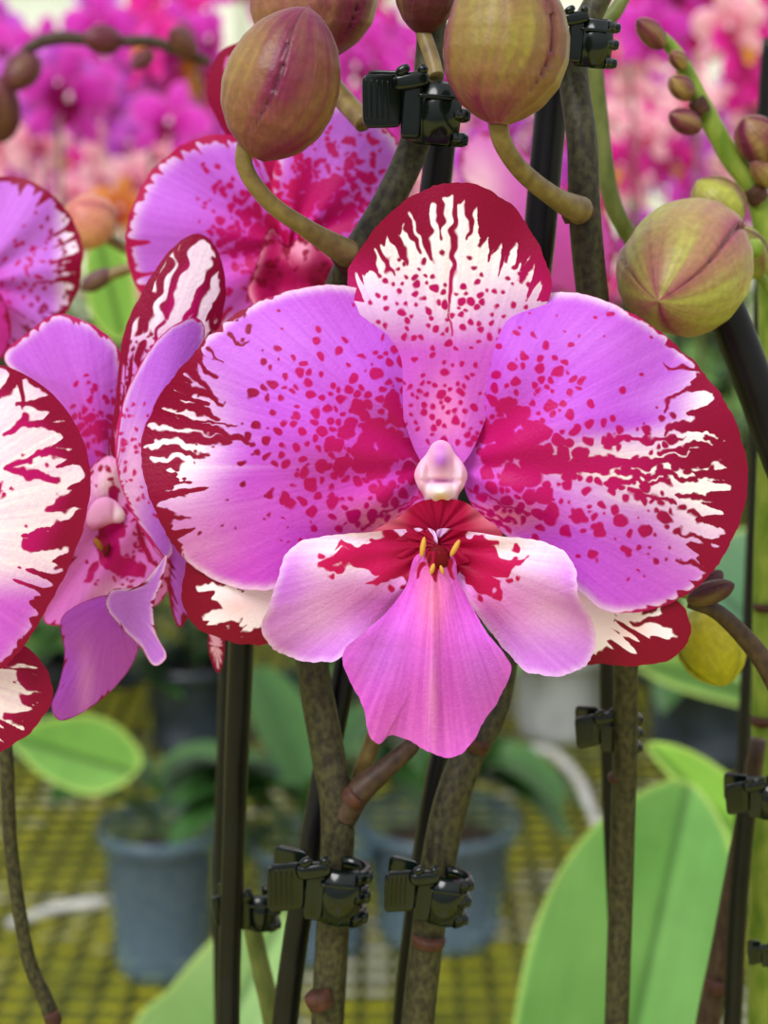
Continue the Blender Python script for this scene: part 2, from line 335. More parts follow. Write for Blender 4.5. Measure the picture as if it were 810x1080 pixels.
def tube(acc_pts,name,mat,parent=None,sides=18,n=60,ref=(0,1,0),world=False,caps=True,attrcol=None):
    P=np.asarray(acc_pts,float)
    Q=catmull(P,n)
    if world: pos=Q[:,:3]; R=Q[:,3]
    else: pos=W(Q[:,0],Q[:,1],Q[:,2]); R=Q[:,3]*Q[:,2]/F
    T=np.gradient(pos,axis=0); T/=np.linalg.norm(T,axis=1)[:,None]
    N=np.cross(T,np.array(ref)); N/=np.linalg.norm(N,axis=1)[:,None]; B=np.cross(N,T)
    a=np.linspace(0,2*math.pi,sides,endpoint=False)
    V=(pos[:,None]+R[:,None,None]*(N[:,None]*np.cos(a)[None,:,None]+B[:,None]*np.sin(a)[None,:,None])).reshape(-1,3)
    m=len(pos); idx=np.arange(m*sides).reshape(m,sides); nx=np.roll(idx,-1,1)
    Fc=np.stack([idx[:-1],nx[:-1],nx[1:],idx[1:]],-1).reshape(-1,4).tolist()
    Fc.append(tuple(idx[0][::-1].tolist())); Fc.append(tuple(idx[-1].tolist()))
    if name is None: return V,Fc
    return mkobj(name,V,Fc,mat,parent,{'base':np.tile(attrcol,(len(V),1))} if attrcol is not None else None)

def blob(cx,cy,Y,rx,ry,rz,colf,acc,rot=0):
    u=np.linspace(0,2*math.pi,28,endpoint=False); v=np.linspace(0.02,math.pi-.02,18)
    uu,vv=np.meshgrid(u,v); s=Y/F
    lx=rx*np.sin(vv)*np.cos(uu); ly=ry*np.cos(vv); lz=rz*np.sin(vv)*np.sin(uu)
    X=cx+lx*math.cos(rot)-ly*math.sin(rot); Yy=cy+lx*math.sin(rot)+ly*math.cos(rot)
    V=W(X.ravel(),Yy.ravel(),Y+lz.ravel()*s)
    idx=np.arange(len(V)).reshape(18,28); nx=np.roll(idx,-1,1)
    Fc=np.stack([idx[:-1],nx[:-1],nx[1:],idx[1:]],-1).reshape(-1,4).tolist()+[tuple(idx[0].tolist()),tuple(idx[-1].tolist())]
    acc.add(V,Fc,colf(X.ravel(),Yy.ravel()))
# column : one continuous height-field body (dome, wings, anther cap, beak)
s0=Y0/F
def c_col(P):
    x,y=P['x'],P['y']; dx=np.abs(x-465)
    col=const(P,lin('#f2c0de'))
    col=mixc(col,lin('#ae4ccc'),.85*g(x,y,465,486,9,10)); col=mixc(col,lin('#cd74cf'),.7*g(x,y,465,472,8,6))
    col=mixc(col,lin('#fce8f2'),.8*g(dx,y,14,502,5,10))
    col=mixc(col,lin('#fff6f2'),1.0*g(x,y,465,519,15,9))
    col=mixc(col,lin('#f2cf8a'),.85*g(x,y,465,526,7,4)); col=mixc(col,lin('#b04a9c'),.75*g(x,y,465,508,14,1.8))
    col=mixc(col,lin('#c85a9a'),.7*g(dx,y,20,522,4,9)); col=mixc(col,lin('#9c1040'),sm(y,531,538)*.95)
    return col
sheet('column',[(465,464),(474,468),(480,478),(488,488),(493,500),(490,512),(484,522),(481,531),(475,538),(465,541),(455,538),(449,531),(446,522),(440,512),(437,500),(442,488),(450,478),(456,468)],(465,502),Y0,
  lambda P:4-8*np.sqrt(np.clip(1-P['t']**2,0,1))-14*g(P['x'],P['y'],465,486,10,14)-20*g(P['x'],P['y'],465,519,12,8)+8*g(P['x'],P['y'],465,507,16,2.6)-8*g(np.abs(P['x']-465),P['y'],21,504,5,14)+6*g(np.abs(P['x']-465),P['y'],13,500,3,12),c_col,nr=50,ns=160,mat=M_SOFT,parent=flower)
A=Acc()
yel=lambda x,y:np.tile(lin('#e0aa50'),(len(x),1)); dk=lambda x,y:np.tile(lin('#70101c'),(len(x),1))
blob(446,577,Y0-52*s0,3,11,5,yel,A,.15); blob(480,578,Y0-52*s0,3,10,5,yel,A,.5)
blob(462,588,Y0-46*s0,13,13,7,dk,A); blob(456,600,Y0-53*s0,2.6,6,4,yel,A,.3);blob(466,601,Y0-53*s0,2.2,5,4,yel,A,-.3)
A.build('callus',M_SOFT,flower)
tube([(466,520,.352,10),(462,540,.362,9),(440,600,.375,9),(400,760,.385,9),(372,838,.388,9)],'pedicel',M_STALK,flower)

# ---------------- other spotted flowers ----------------
def cf(kind,wmask=None,seed=0,rim=12,cx=0,cy=0,pur='#bd5be0',white=0.0,sps=(),strokes=(),spr=None,rf=26,extra=None,sc1='#8a0335'):
    def f(P):
        x,y,e=P['x'],P['y'],P['e']
        col=const(P,lin(pur))
        if extra: col=extra(P,col)
        col=vein(P,col,.08,50)
        s=streaks(P,rim+.01,freq=rf,seed=seed,rs=.02,b0=.16)
        if strokes: s=np.maximum(s,strokes_field(P,strokes,warp=5,seed=seed))
        pts=list(sps)
        if spr: pts+=scatter(spr[0],spr[1],spr[2],1.6,spr[3],seed+50)
        if pts: s=np.maximum(s,spots_field(P,pts,3,8,seed))
        return col,s,mixc(const(P,lin(sc1)),SPOT,sm(e,15,50))
    return f
one=None
# left edge flower
fl=empty('orchid_flower')
sheet('petal_right',[(-30,384),(5,386),(38,402),(66,427),(86,460),(95,500),(90,548),(72,598),(46,650),(18,690),(-10,708),(-80,690),(-140,600),(-150,480),(-100,405)],(-20,545),.335,lambda P:12*P['t']**2-12*sm(P['x'],90,0),
  cf('p',one,61,14,pur='#cb5cd6',rf=22,strokes=[(92,482,45,474,7,4),(45,474,5,492,4,3),(85,455,30,444,9,3),(60,425,15,424,6,3),(92,520,52,534,10,7),(75,565,32,575,13,9),(32,575,50,560,8,4),(30,440,5,460,5,3),(60,505,10,492,5,4),(20,400,25,430,4,2),(0,515,-5,535,6,4),(85,545,60,552,6,3),(86,590,60,600,5,2),(10,404,0,420,5,3)],
  spr=(260,(-60,420,90,620),lambda a,b:.25*g1(a,b,20,500,60,60),4),extra=lambda P,c:mixc(mixc(c,lin('#f9dff3'),np.clip(1.3*sm(P['y'],640,575)*sm(P['x'],-60,0),0,1)),lin('#e9b2e6'),.6*np.exp(-(P['e']/10)**2))),nr=90,ns=360,base=(-120,560),parent=fl,jag=3)
sheet('lateral_sepal',[(-60,690),(-10,672),(28,682),(48,705),(55,732),(44,758),(22,780),(-10,795),(-60,790)],(-15,735),.342,lambda P:8*P['t']**2,cf('s',one,62,20,pur='#f7e0ea',rf=34,strokes=[(50,720,20,712,12,6),(40,760,10,755,10,4),(52,740,25,735,10,7),(30,690,10,700,8,4)]),nr=50,ns=200,base=(-120,690),parent=fl,jag=3)
sheet('dorsal_sepal',[(-150,480),(-120,400),(-100,300),(-60,290),(-40,330),(-45,400),(-90,480)],(-80,390),.345,lambda P:8*P['t']**2,cf('s',one,63,16,pur='#f2c9e6'),nr=30,ns=120,base=(-120,500),parent=fl)
# side-facing flower
fs=empty('orchid_flower')
YS=.385
sheet('petal_left',[(4,378),(30,350),(62,331),(98,343),(124,368),(133,410),(130,455),(112,492),(90,512),(70,470),(35,415)],(80,410),YS,lambda P:14*P['t']**2-.15*(P['x']-80)+4*np.sin(P['phi']*8),
  cf('p',one,71,3,pur='#c163dc',spr=(300,(50,380,130,500),lambda a,b:g1(a,b,98,450,22,40)*.9,6.5),sc1='#b01060',extra=lambda P,c:mixc(mixc(c,WHITE,.6*np.exp(-(P['e']/6)**2)),lin('#cc3cb0'),.8*g(P['x'],P['y'],100,460,35,45))),nr=70,ns=260,base=(115,510),parent=fs,jag=3)
sheet('dorsal_sepal',[(118,480),(122,420),(130,355),(150,308),(176,268),(204,246),(226,258),(238,295),(234,335),(214,378),(180,430),(150,475)],(180,350),YS-.006,lambda P:12*P['t']**2+.1*(P['x']-180),
  cf('p',one,72,12,pur='#fae4f4',rf=24,strokes=[(202,252,172,335,6,3),(226,278,192,350,6,3),(178,276,150,350,5,3),(216,300,200,355,3,2),(160,310,145,350,4,3),(190,258,182,310,3,2),(150,365,140,420,4,2),(170,340,160,385,3,2),(235,300,222,345,5,3)],
  spr=(280,(125,340,210,460),lambda a,b:.6*g1(a,b,150,410,35,60),5),extra=lambda P,c:mixc(c,lin('#cf6ad2'),.9*sm(P['y'],330,390))),nr=80,ns=300,base=(125,500),parent=fs,jag=2)
sheet('petal_right',[(122,485),(124,445),(142,395),(172,352),(205,335),(216,350),(205,385),(178,425),(160,465),(154,505),(162,545),(182,578),(172,590),(150,560),(132,525)],(148,470),YS-.016,lambda P:-16*np.sin(P['x']/22)+8*P['t']**2,
  cf('p',one,73,2.5,pur='#bd66de',sc1='#c0186e',spr=(420,(110,380,200,590),lambda a,b:.55*g1(a,b,140,490,30,70),5),extra=lambda P,c:mixc(mixc(c,lin('#f0b8e2'),.8*g(P['x'],P['y'],140,500,16,60)),WHITE,.5*np.exp(-(P['e']/4)**2))),nr=70,ns=280,base=(118,520),parent=fs,jag=2)
sheet('inner_petal',[(90,500),(120,480),(150,510),(172,560),(180,600),(172,632),(140,650),(105,655),(70,660),(46,655),(55,625),(75,590),(85,545)],(120,580),YS-.002,lambda P:-10*P['t']+6*np.sin(P['x']/9+P['y']/14),
  cf('p',one,74,2,pur='#dc74cc',sc1='#a00a40',strokes=[(110,555,118,590,11,14),(118,590,152,602,12,7),(122,520,124,560,5,8),(150,565,160,590,4,3),(100,600,92,615,5,3),(140,535,150,560,4,3)],spr=(240,(90,490,170,620),lambda a,b:.45,4.5),extra=lambda P,c:mixc(c,lin('#fbdcea'),.8*g(P['x'],P['y'],115,510,18,25)+.5*g(P['x'],P['y'],130,625,30,12))),nr=60,ns=240,base=(110,560),parent=fs)
sheet('lip_midlobe',[(110,628),(140,640),(150,665),(140,700),(118,728),(90,750),(64,760),(54,745),(62,722),(68,690),(66,650)],(102,690),YS-.022,lambda P:14*P['t']**2-10*np.sin((P['x']-P['y'])/30),
  cf('p',one,75,1,pur='#b852d0',extra=lambda P,c:mixc(c,lin('#e08ade'),.7*g(P['x'],P['y'],90,720,10,40))),nr=50,ns=200,base=(118,630),parent=fs)
sheet('lip_lobe',[(112,640),(118,622),(145,618),(165,598),(176,585),(172,610),(162,640),(165,668),(176,692),(162,702),(146,680),(128,662)],(145,645),YS-.028,lambda P:14*np.sin(P['x']/16),
  cf('p',one,76,1,pur='#c274e0',extra=lambda P,c:mixc(c,lin('#f3cdf0'),.8*np.exp(-(P['e']/3)**2))),nr=40,ns=200,base=(118,630),parent=fs)
sheet('lateral_sepal',[(172,560),(195,570),(208,600),(205,635),(190,662),(180,640),(175,600)],(190,610),YS-.004,lambda P:8*P['t']**2,cf('p',one,77,6,pur='#b85ad0'),nr=40,ns=160,base=(150,560),parent=fs)
sheet('lateral_sepal_tip',[(222,655),(236,670),(236,695),(230,710),(222,695),(219,675)],(228,682),YS,lambda P:2*P['t'],cf('p',one,78,6,pur='#f0b0d0'),nr=16,ns=60,parent=fs)
# column of the side-facing flower: a small hooked body turned to the right
sS=YS/F
sheet('column',[(92,540),(100,528),(112,524),(124,530),(132,542),(128,551),(118,552),(108,556),(98,560),(91,552)],(110,541),YS-22*sS,lambda P:-8*np.sqrt(np.clip(1-P['t']**2,0,1))+3*g(P['x'],P['y'],120,540,3,12),
  lambda P:mixc(mixc(const(P,lin('#eba6d2')),lin('#fbeaf0'),g(P['x'],P['y'],126,542,7,8)),lin('#c04a8c'),.8*sm(P['y'],548,558)),nr=20,ns=60,mat=M_SOFT,parent=fs)
A=Acc()
blob(104,574,YS-20*sS,3.5,8,5,lambda x,y:np.tile(lin('#a8702c'),(len(x),1)),A,-.6); blob(113,580,YS-20*sS,3,8,5,lambda x,y:np.tile(lin('#6c1a18'),(len(x),1)),A,.3)
A.build('callus',M_SOFT,fs)
# flower behind (upper)
fb=empty('orchid_flower'); YB=.43
sheet('petal_left',[(312,262),(298,215),(288,168),(255,145),(208,146),(166,174),(140,214),(132,260),(142,300),(165,328),(200,345),(250,345),(300,320)],(220,245),YB,lambda P:14*P['t']**2+4*np.sin(P['phi']*9),
  cf('p',one,81,9,pur='#c263de',spr=(700,(190,160,310,330),lambda a,b:.9*g1(a,b,280,240,55,60),8.5),sc1='#b00c50',extra=lambda P,c:mixc(mixc(c,WHITE,.6*np.exp(-(P['e']/10)**2)),lin('#d838a8'),.9*g(P['x'],P['y'],290,270,65,65))),nr=80,ns=300,base=(315,260),parent=fb,jag=3)
sheet('petal_right',[(300,260),(286,205),(296,155),(326,122),(368,108),(402,126),(428,168),(430,225),(405,275),(365,305),(325,295)],(350,205),YB-.004,lambda P:14*P['t']**2+4*np.sin(P['phi']*9),
  cf('p',one,82,4,pur='#c46ade',spr=(900,(285,130,420,300),lambda a,b:.95*g1(a,b,330,215,65,62),9),sc1='#c0105c',extra=lambda P,c:mixc(mixc(c,WHITE,.6*np.exp(-(P['e']/8)**2)),lin('#d02ca4'),.9*g(P['x'],P['y'],315,250,65,65))),nr=80,ns=300,base=(305,262),parent=fb,jag=3)
sheet('dorsal_sepal',[(300,250),(255,170),(228,125),(218,95),(226,65),(250,45),(300,40),(340,80),(345,140),(325,200)],(285,120),YB+.012,lambda P:6*P['t']**2,
  cf('p',one,83,30,pur='#c860a8',rf=34),nr=50,ns=200,base=(305,262),parent=fb,jag=2)
sheet('lip',[(285,240),(302,262),(322,245),(345,262),(368,290),(352,312),(330,338),(312,318),(288,340),(262,312),(270,280)],(312,292),YB-.012,lambda P:7*np.sin(P['x']/9)+5*np.cos(P['y']/8)+6*P['t'],
  cf('p',one,84,2,pur='#b00c5a',spr=(90,(270,250,350,330),lambda a,b:.6,6),extra=lambda P,c:mixc(c,lin('#f2a0c0'),.8*g(P['x'],P['y'],318,262,12,14)+.6*np.exp(-(P['e']/5)**2))),nr=40,ns=160,base=(310,260),parent=fb)
# upper-left flower
fu=empty('orchid_flower'); YU=.46
sheet('petal_right',[(-40,200),(0,186),(35,192),(65,215),(84,250),(86,285),(76,320),(55,345),(25,365),(-10,372),(-60,340),(-70,260)],(10,280),YU,lambda P:14*P['t']**2+4*np.sin(P['phi']*9),
  cf('p',one,91,12,pur='#c46ee0',spr=(320,(0,220,85,350),lambda a,b:.5*g1(a,b,40,285,40,50),4.5),extra=lambda P,c:mixc(mixc(c,WHITE,.9*sm(P['x'],50,80)),lin('#cf30aa'),.9*g(P['x'],P['y'],-10,320,30,40))),nr=60,ns=260,base=(-30,300),parent=fu,jag=3)
sheet('petal_left',[(-60,200),(-130,210),(-170,270),(-140,340),(-70,350),(-50,290)],(-100,280),YU,lambda P:12*P['t']**2,cf('p',one,92,12,pur='#cf86e0'),nr=20,ns=100,base=(-30,300),parent=fu)
sheet('lip',[(-30,300),(0,310),(12,350),(-5,385),(-40,390),(-60,350)],(-25,345),YU-.01,lambda P:8*P['t'],cf('p',one,93,3,pur='#b8288c'),nr=20,ns=80,parent=fu)
fr=empty('orchid_flower'); YR=.62
sheet('petal',[(485,160),(510,140),(540,150),(575,185),(600,230),(600,270),(560,280),(520,250),(495,210)],(545,215),YR,lambda P:12*P['t']**2,cf('p',one,95,3,pur='#c258b0',extra=lambda P,c:mixc(c,lin('#ecc0d4'),.8*g(P['x'],P['y'],505,200,25,40))),nr=30,ns=140,parent=fr)
sheet('petal_lower',[(560,230),(600,200),(640,230),(645,290),(610,310),(570,290)],(605,255),YR,lambda P:12*P['t']**2,cf('p',one,96,3,pur='#b8489c'),nr=30,ns=140,parent=fr)

# ---------------- buds ----------------
prof_v=np.array([0,.04,.12,.25,.4,.55,.7,.82,.91,.97,1.0]); prof_r=np.array([.10,.36,.66,.90,1.0,.99,.88,.70,.46,.22,.02])
def bud(b,t,w,c1='#8c8038',c2='#66183a',mix=.5,rot=0.3,name='orchid_bud',parent=None,nseg=3,seed=0,gro=.04):
    b3=W(*b[:2],b[2]); t3=W(*t[:2],t[2]); ax=t3-b3; Ln=np.linalg.norm(ax); ax/=Ln
    Rm=w/2*(b[2]+t[2])/2/F
    n1=np.cross(ax,[0,1,0.15]); n1/=np.linalg.norm(n1); n2=np.cross(n1,ax)
    nv,nu=80,120
    v=np.linspace(0,1,nv); u=np.linspace(0,2*math.pi,nu,endpoint=False); uu,vv=np.meshgrid(u,v)
    vs=np.linspace(0,1,400); rs=np.interp(vs,prof_v,prof_r); ker=np.hanning(31); ker/=ker.sum(); rs=np.convolve(np.pad(rs,15,'edge'),ker,'valid'); rs[-12:]*=np.linspace(1,.05,12)
    r=np.interp(vv,vs,rs)
    tw=uu+rot+.5*vv+.25*np.sin(vv*4)
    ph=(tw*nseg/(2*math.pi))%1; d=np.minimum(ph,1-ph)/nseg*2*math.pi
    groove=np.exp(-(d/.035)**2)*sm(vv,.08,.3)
    step=(ph-.5)*.085*sm(vv,.0,.3)*sm(vv,1.02,.8)
    rr=r*(1-gro*groove+step+.006*np.sin(tw*18)*sm(vv,0,.3))
    P3=b3+ax*(vv*Ln)[...,None]+Rm*rr[...,None]*(n1*np.cos(uu)[...,None]+n2*np.sin(uu)[...,None])
    nz=vn(tw.ravel()*1.6,vv.ravel()*2,seed); nz2=vn(tw.ravel()*30,vv.ravel()*3,seed+1); nz3=vn(tw.ravel()*9,vv.ravel()*2.5,seed+2)
    m=mix+ (nz-.5)*.9+(nz2-.5)*.22+(nz3-.5)*.3 + .35*np.exp(-(d.ravel()/.3)**2) +.15*sm(vv.ravel(),.3,0)+.2*sm(vv.ravel(),.75,1)
    m=np.clip(m,0,1)**.7
    col=mixc(np.tile(lin(c1),(nv*nu,1)),lin(c2),m)
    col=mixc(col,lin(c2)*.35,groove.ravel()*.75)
    idx=np.arange(nv*nu).reshape(nv,nu); nx=np.roll(idx,-1,1)
    Fc=np.stack([idx[:-1],nx[:-1],nx[1:],idx[1:]],-1).reshape(-1,4).tolist()+[tuple(idx[0].tolist()),tuple(idx[-1].tolist())]
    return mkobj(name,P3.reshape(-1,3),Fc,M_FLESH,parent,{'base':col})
def bud_with_stalk(b,t,w,stalk,smat=M_STALK,**k):
    e=empty('orchid_bud'); bud(b,t,w,name='bud_body',parent=e,**k)
    if stalk: tube(stalk,'bud_stalk',smat,e)
    return e
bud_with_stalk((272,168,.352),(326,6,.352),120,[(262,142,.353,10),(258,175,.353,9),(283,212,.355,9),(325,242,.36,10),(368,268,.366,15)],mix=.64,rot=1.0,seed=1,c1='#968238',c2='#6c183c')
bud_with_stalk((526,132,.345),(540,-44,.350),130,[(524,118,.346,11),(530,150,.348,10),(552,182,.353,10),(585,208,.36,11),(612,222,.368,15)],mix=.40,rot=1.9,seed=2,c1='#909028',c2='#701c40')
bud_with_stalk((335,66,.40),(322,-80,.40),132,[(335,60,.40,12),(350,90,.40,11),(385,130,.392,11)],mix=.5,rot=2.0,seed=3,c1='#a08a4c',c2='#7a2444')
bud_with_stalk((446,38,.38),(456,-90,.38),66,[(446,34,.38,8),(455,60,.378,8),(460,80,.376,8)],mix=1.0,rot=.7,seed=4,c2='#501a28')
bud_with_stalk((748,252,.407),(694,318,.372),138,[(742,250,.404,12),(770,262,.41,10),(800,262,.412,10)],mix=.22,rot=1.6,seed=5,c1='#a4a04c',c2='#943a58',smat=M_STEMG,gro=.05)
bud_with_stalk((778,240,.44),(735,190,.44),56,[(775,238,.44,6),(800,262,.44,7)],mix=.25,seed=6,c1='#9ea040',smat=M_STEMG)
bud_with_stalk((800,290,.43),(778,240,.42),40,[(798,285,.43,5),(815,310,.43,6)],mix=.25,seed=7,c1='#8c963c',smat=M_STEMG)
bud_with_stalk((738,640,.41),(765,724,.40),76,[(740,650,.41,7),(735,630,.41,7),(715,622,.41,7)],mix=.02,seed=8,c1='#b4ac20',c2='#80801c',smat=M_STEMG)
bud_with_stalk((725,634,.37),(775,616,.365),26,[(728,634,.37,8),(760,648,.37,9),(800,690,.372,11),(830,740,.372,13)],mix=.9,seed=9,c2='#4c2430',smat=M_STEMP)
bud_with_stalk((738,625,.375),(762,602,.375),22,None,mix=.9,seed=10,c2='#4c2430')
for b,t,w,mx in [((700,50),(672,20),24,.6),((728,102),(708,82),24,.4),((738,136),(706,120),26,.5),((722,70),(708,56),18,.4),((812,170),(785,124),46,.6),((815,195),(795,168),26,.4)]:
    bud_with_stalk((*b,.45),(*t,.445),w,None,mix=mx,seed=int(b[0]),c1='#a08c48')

# ---------------- stems, stakes ----------------
def stem(name,pts,mat,down=True,nodes=(),sides=20):
    e=empty(name)
    P=[list(W(a,b,c))+[r*c/F] for a,b,c,r in pts]
    if down:
        p=np.array(P[-1]); q=np.array(P[-2]); z2=BENCH+.06
        sl=(p[0]-q[0])/(q[2]-p[2]+1e-6)*.5; d=p[2]-z2; n=max(2,int(d/.03)); x=p[0]
        for i in range(1,n+1):
            x+=sl*(d/n)*(1-i/n); P.append([x,p[1],p[2]-d*i/n,p[3]*(1+.1*i/n)])
    tube(P,'stalk',mat,e,world=True,n=140,sides=sides)
    for (a,b,c,r,dx,dy) in nodes:
        tube([(a-dx*.7,b-dy*.7,c,r*1.0),(a-dx*.3,b-dy*.3,c,r*1.09),(a,b,c,r*1.08),(a+dx*.4,b+dy*.4,c,r*1.03),(a+dx*.7,b+dy*.7,c,r*.97)],'node_bract',M_NODE,e)
    return e
stem('orchid_stem',[(456,20,.385,15),(452,80,.383,16),(438,150,.38,16),(408,215,.375,16),(372,272,.372,15),(356,300,.374,13)],M_STEM,down=False,nodes=[(360,277,.371,14,7,-5)])
stem('orchid_stem',[(640,-20,.388,12),(606,60,.386,15),(614,150,.38,16),(617,230,.378,17),(626,320,.38,17),(640,420,.385,18),(650,540,.39,16),(660,700,.395,14),(656,900,.40,14),(650,1090,.40,14)],M_STEM,nodes=[(610,226,.374,16,2,9),(655,820,.399,14,0,5)])
stem('orchid_stem',[(356,300,.38,13),(330,420,.39,15),(318,560,.39,17),(328,690,.385,18),(345,790,.382,19),(356,860,.38,19),(352,960,.38,19),(345,1090,.38,19)],M_STEM,nodes=[(337,1054,.376,15,4,10)])
stem('orchid_stem',[(540,420,.40,16),(536,600,.395,17),(524,730,.388,18),(492,800,.382,19),(470,870,.38,20),(452,980,.38,19),(440,1090,.38,19)],M_STEM,nodes=[(501,784,.381,16,-4,8),(452,992,.378,18,-1,7)])
stem('orchid_stem',[(442,770,.384,7),(432,788,.382,10),(405,812,.38,12),(378,836,.379,15),(362,862,.379,16)],M_STEMP,down=False,nodes=[(372,842,.377,13,-6,6)])
stem('orchid_stem',[(660,-5,.44,6),(650,10,.44,8),(628,45,.44,9),(632,120,.44,9),(645,210,.44,9),(670,260,.445,9)],M_STEMO,down=False)
stem('orchid_stem',[(690,30,.452,5),(715,60,.452,8),(740,110,.452,10),(770,165,.452,11),(800,210,.452,12),(812,300,.452,13),(812,450,.452,13),(808,600,.452,14),(806,760,.452,14),(804,900,.45,14),(802,1090,.45,15)],M_STEMG,nodes=[(738,112,.45,9,6,10),(797,205,.45,11,8,10),(806,760,.45,14,0,6),(808,640,.45,13,0,5)])
stem('orchid_stem',[(-20,600,.39,6),(-6,700,.39,7),(6,790,.39,8),(12,900,.39,8),(30,1010,.39,8),(55,1075,.39,9)],M_STEM,nodes=[(56,1074,.388,9,3,7)])
stem('orchid_stem',[(800,780,.43,9),(780,900,.43,12),(762,1000,.43,13),(745,1090,.43,14)],M_STEMP,nodes=[(755,1040,.428,12,-3,8)])
stem('orchid_stem',[(262,960,.42,10),(275,1020,.42,11),(290,1090,.42,12)],M_STEMO)
stem('orchid_stem',[(8,84,.7,5),(30,52,.7,6),(62,40,.7,7),(110,44,.7,6),(160,44,.7,6),(200,58,.7,6),(222,66,.7,4)],M_STEMP,down=False)
for b,t,w in [((128,44),(88,40),30),((205,62),(180,30),24),((40,60),(5,92),34),((160,56),(140,70),18),((2,150),(0,80),40)]:
    bud_with_stalk((*b,.7),(*t,.69),w,None,mix=.9,seed=int(b[0]),c1='#7a6a3a',c2='#5c2432')
for b,t,w in [((110,250),(75,215),60)]:
    bud_with_stalk((*b,.6),(*t,.59),w,[(110,250,.6,6),(140,265,.6,6),(200,290,.6,6)],mix=.3,seed=3,c1='#d09068',c2='#b05a60')
bud_with_stalk((85,305,.55),(120,285,.55),20,[(90,303,.55,6),(130,285,.55,6),(170,280,.55,5)],mix=1,seed=3,c2='#5c3a3c')
def stake(pts,sides=16):
    P=[list(W(a,b,c))+[r*c/F] for a,b,c,r in pts]
    d=np.array(P[-1][:3])-np.array(P[0][:3]); p=np.array(P[-1][:3]); zt=BENCH+.03
    if p[2]>zt:
        k=(zt-p[2])/d[2]
        for i in range(1,9): P.append([p[0]+d[0]*min(1.0,k)*i/8,p[1],p[2]+(zt-p[2])*i/8,P[len(pts)-1][3]])
    return tube(P,'plant_stake',M_STAKE,world=True,n=60,sides=sides)
stake([(468,118,.392,16),(452,250,.392,16),(400,560,.395,15),(368,690,.392,14),(334,860,.388,14),(300,1085,.388,15)])
stake([(588,40,.395,17),(576,170,.395,17),(560,320,.395,17),(520,520,.40,15),(485,720,.40,13),(455,850,.398,13),(425,1085,.398,13)])
stake([(752,296,.395,21),(775,350,.395,21),(812,452,.395,21),(900,720,.395,21)])
stake([(256,640,.40,14),(251,760,.40,14),(246,900,.40,13),(241,1085,.40,13)])
stake([(240,640,.47,8),(236,800,.47,8),(232,950,.47,8)])
stake([(640,560,.44,9),(642,800,.44,9),(654,1085,.44,10)])
stake([(790,820,.42,11),(778,960,.42,11),(772,1085,.42,11)])
stake([(812,40,.55,7),(806,120,.55,7),(800,400,.55,7)])

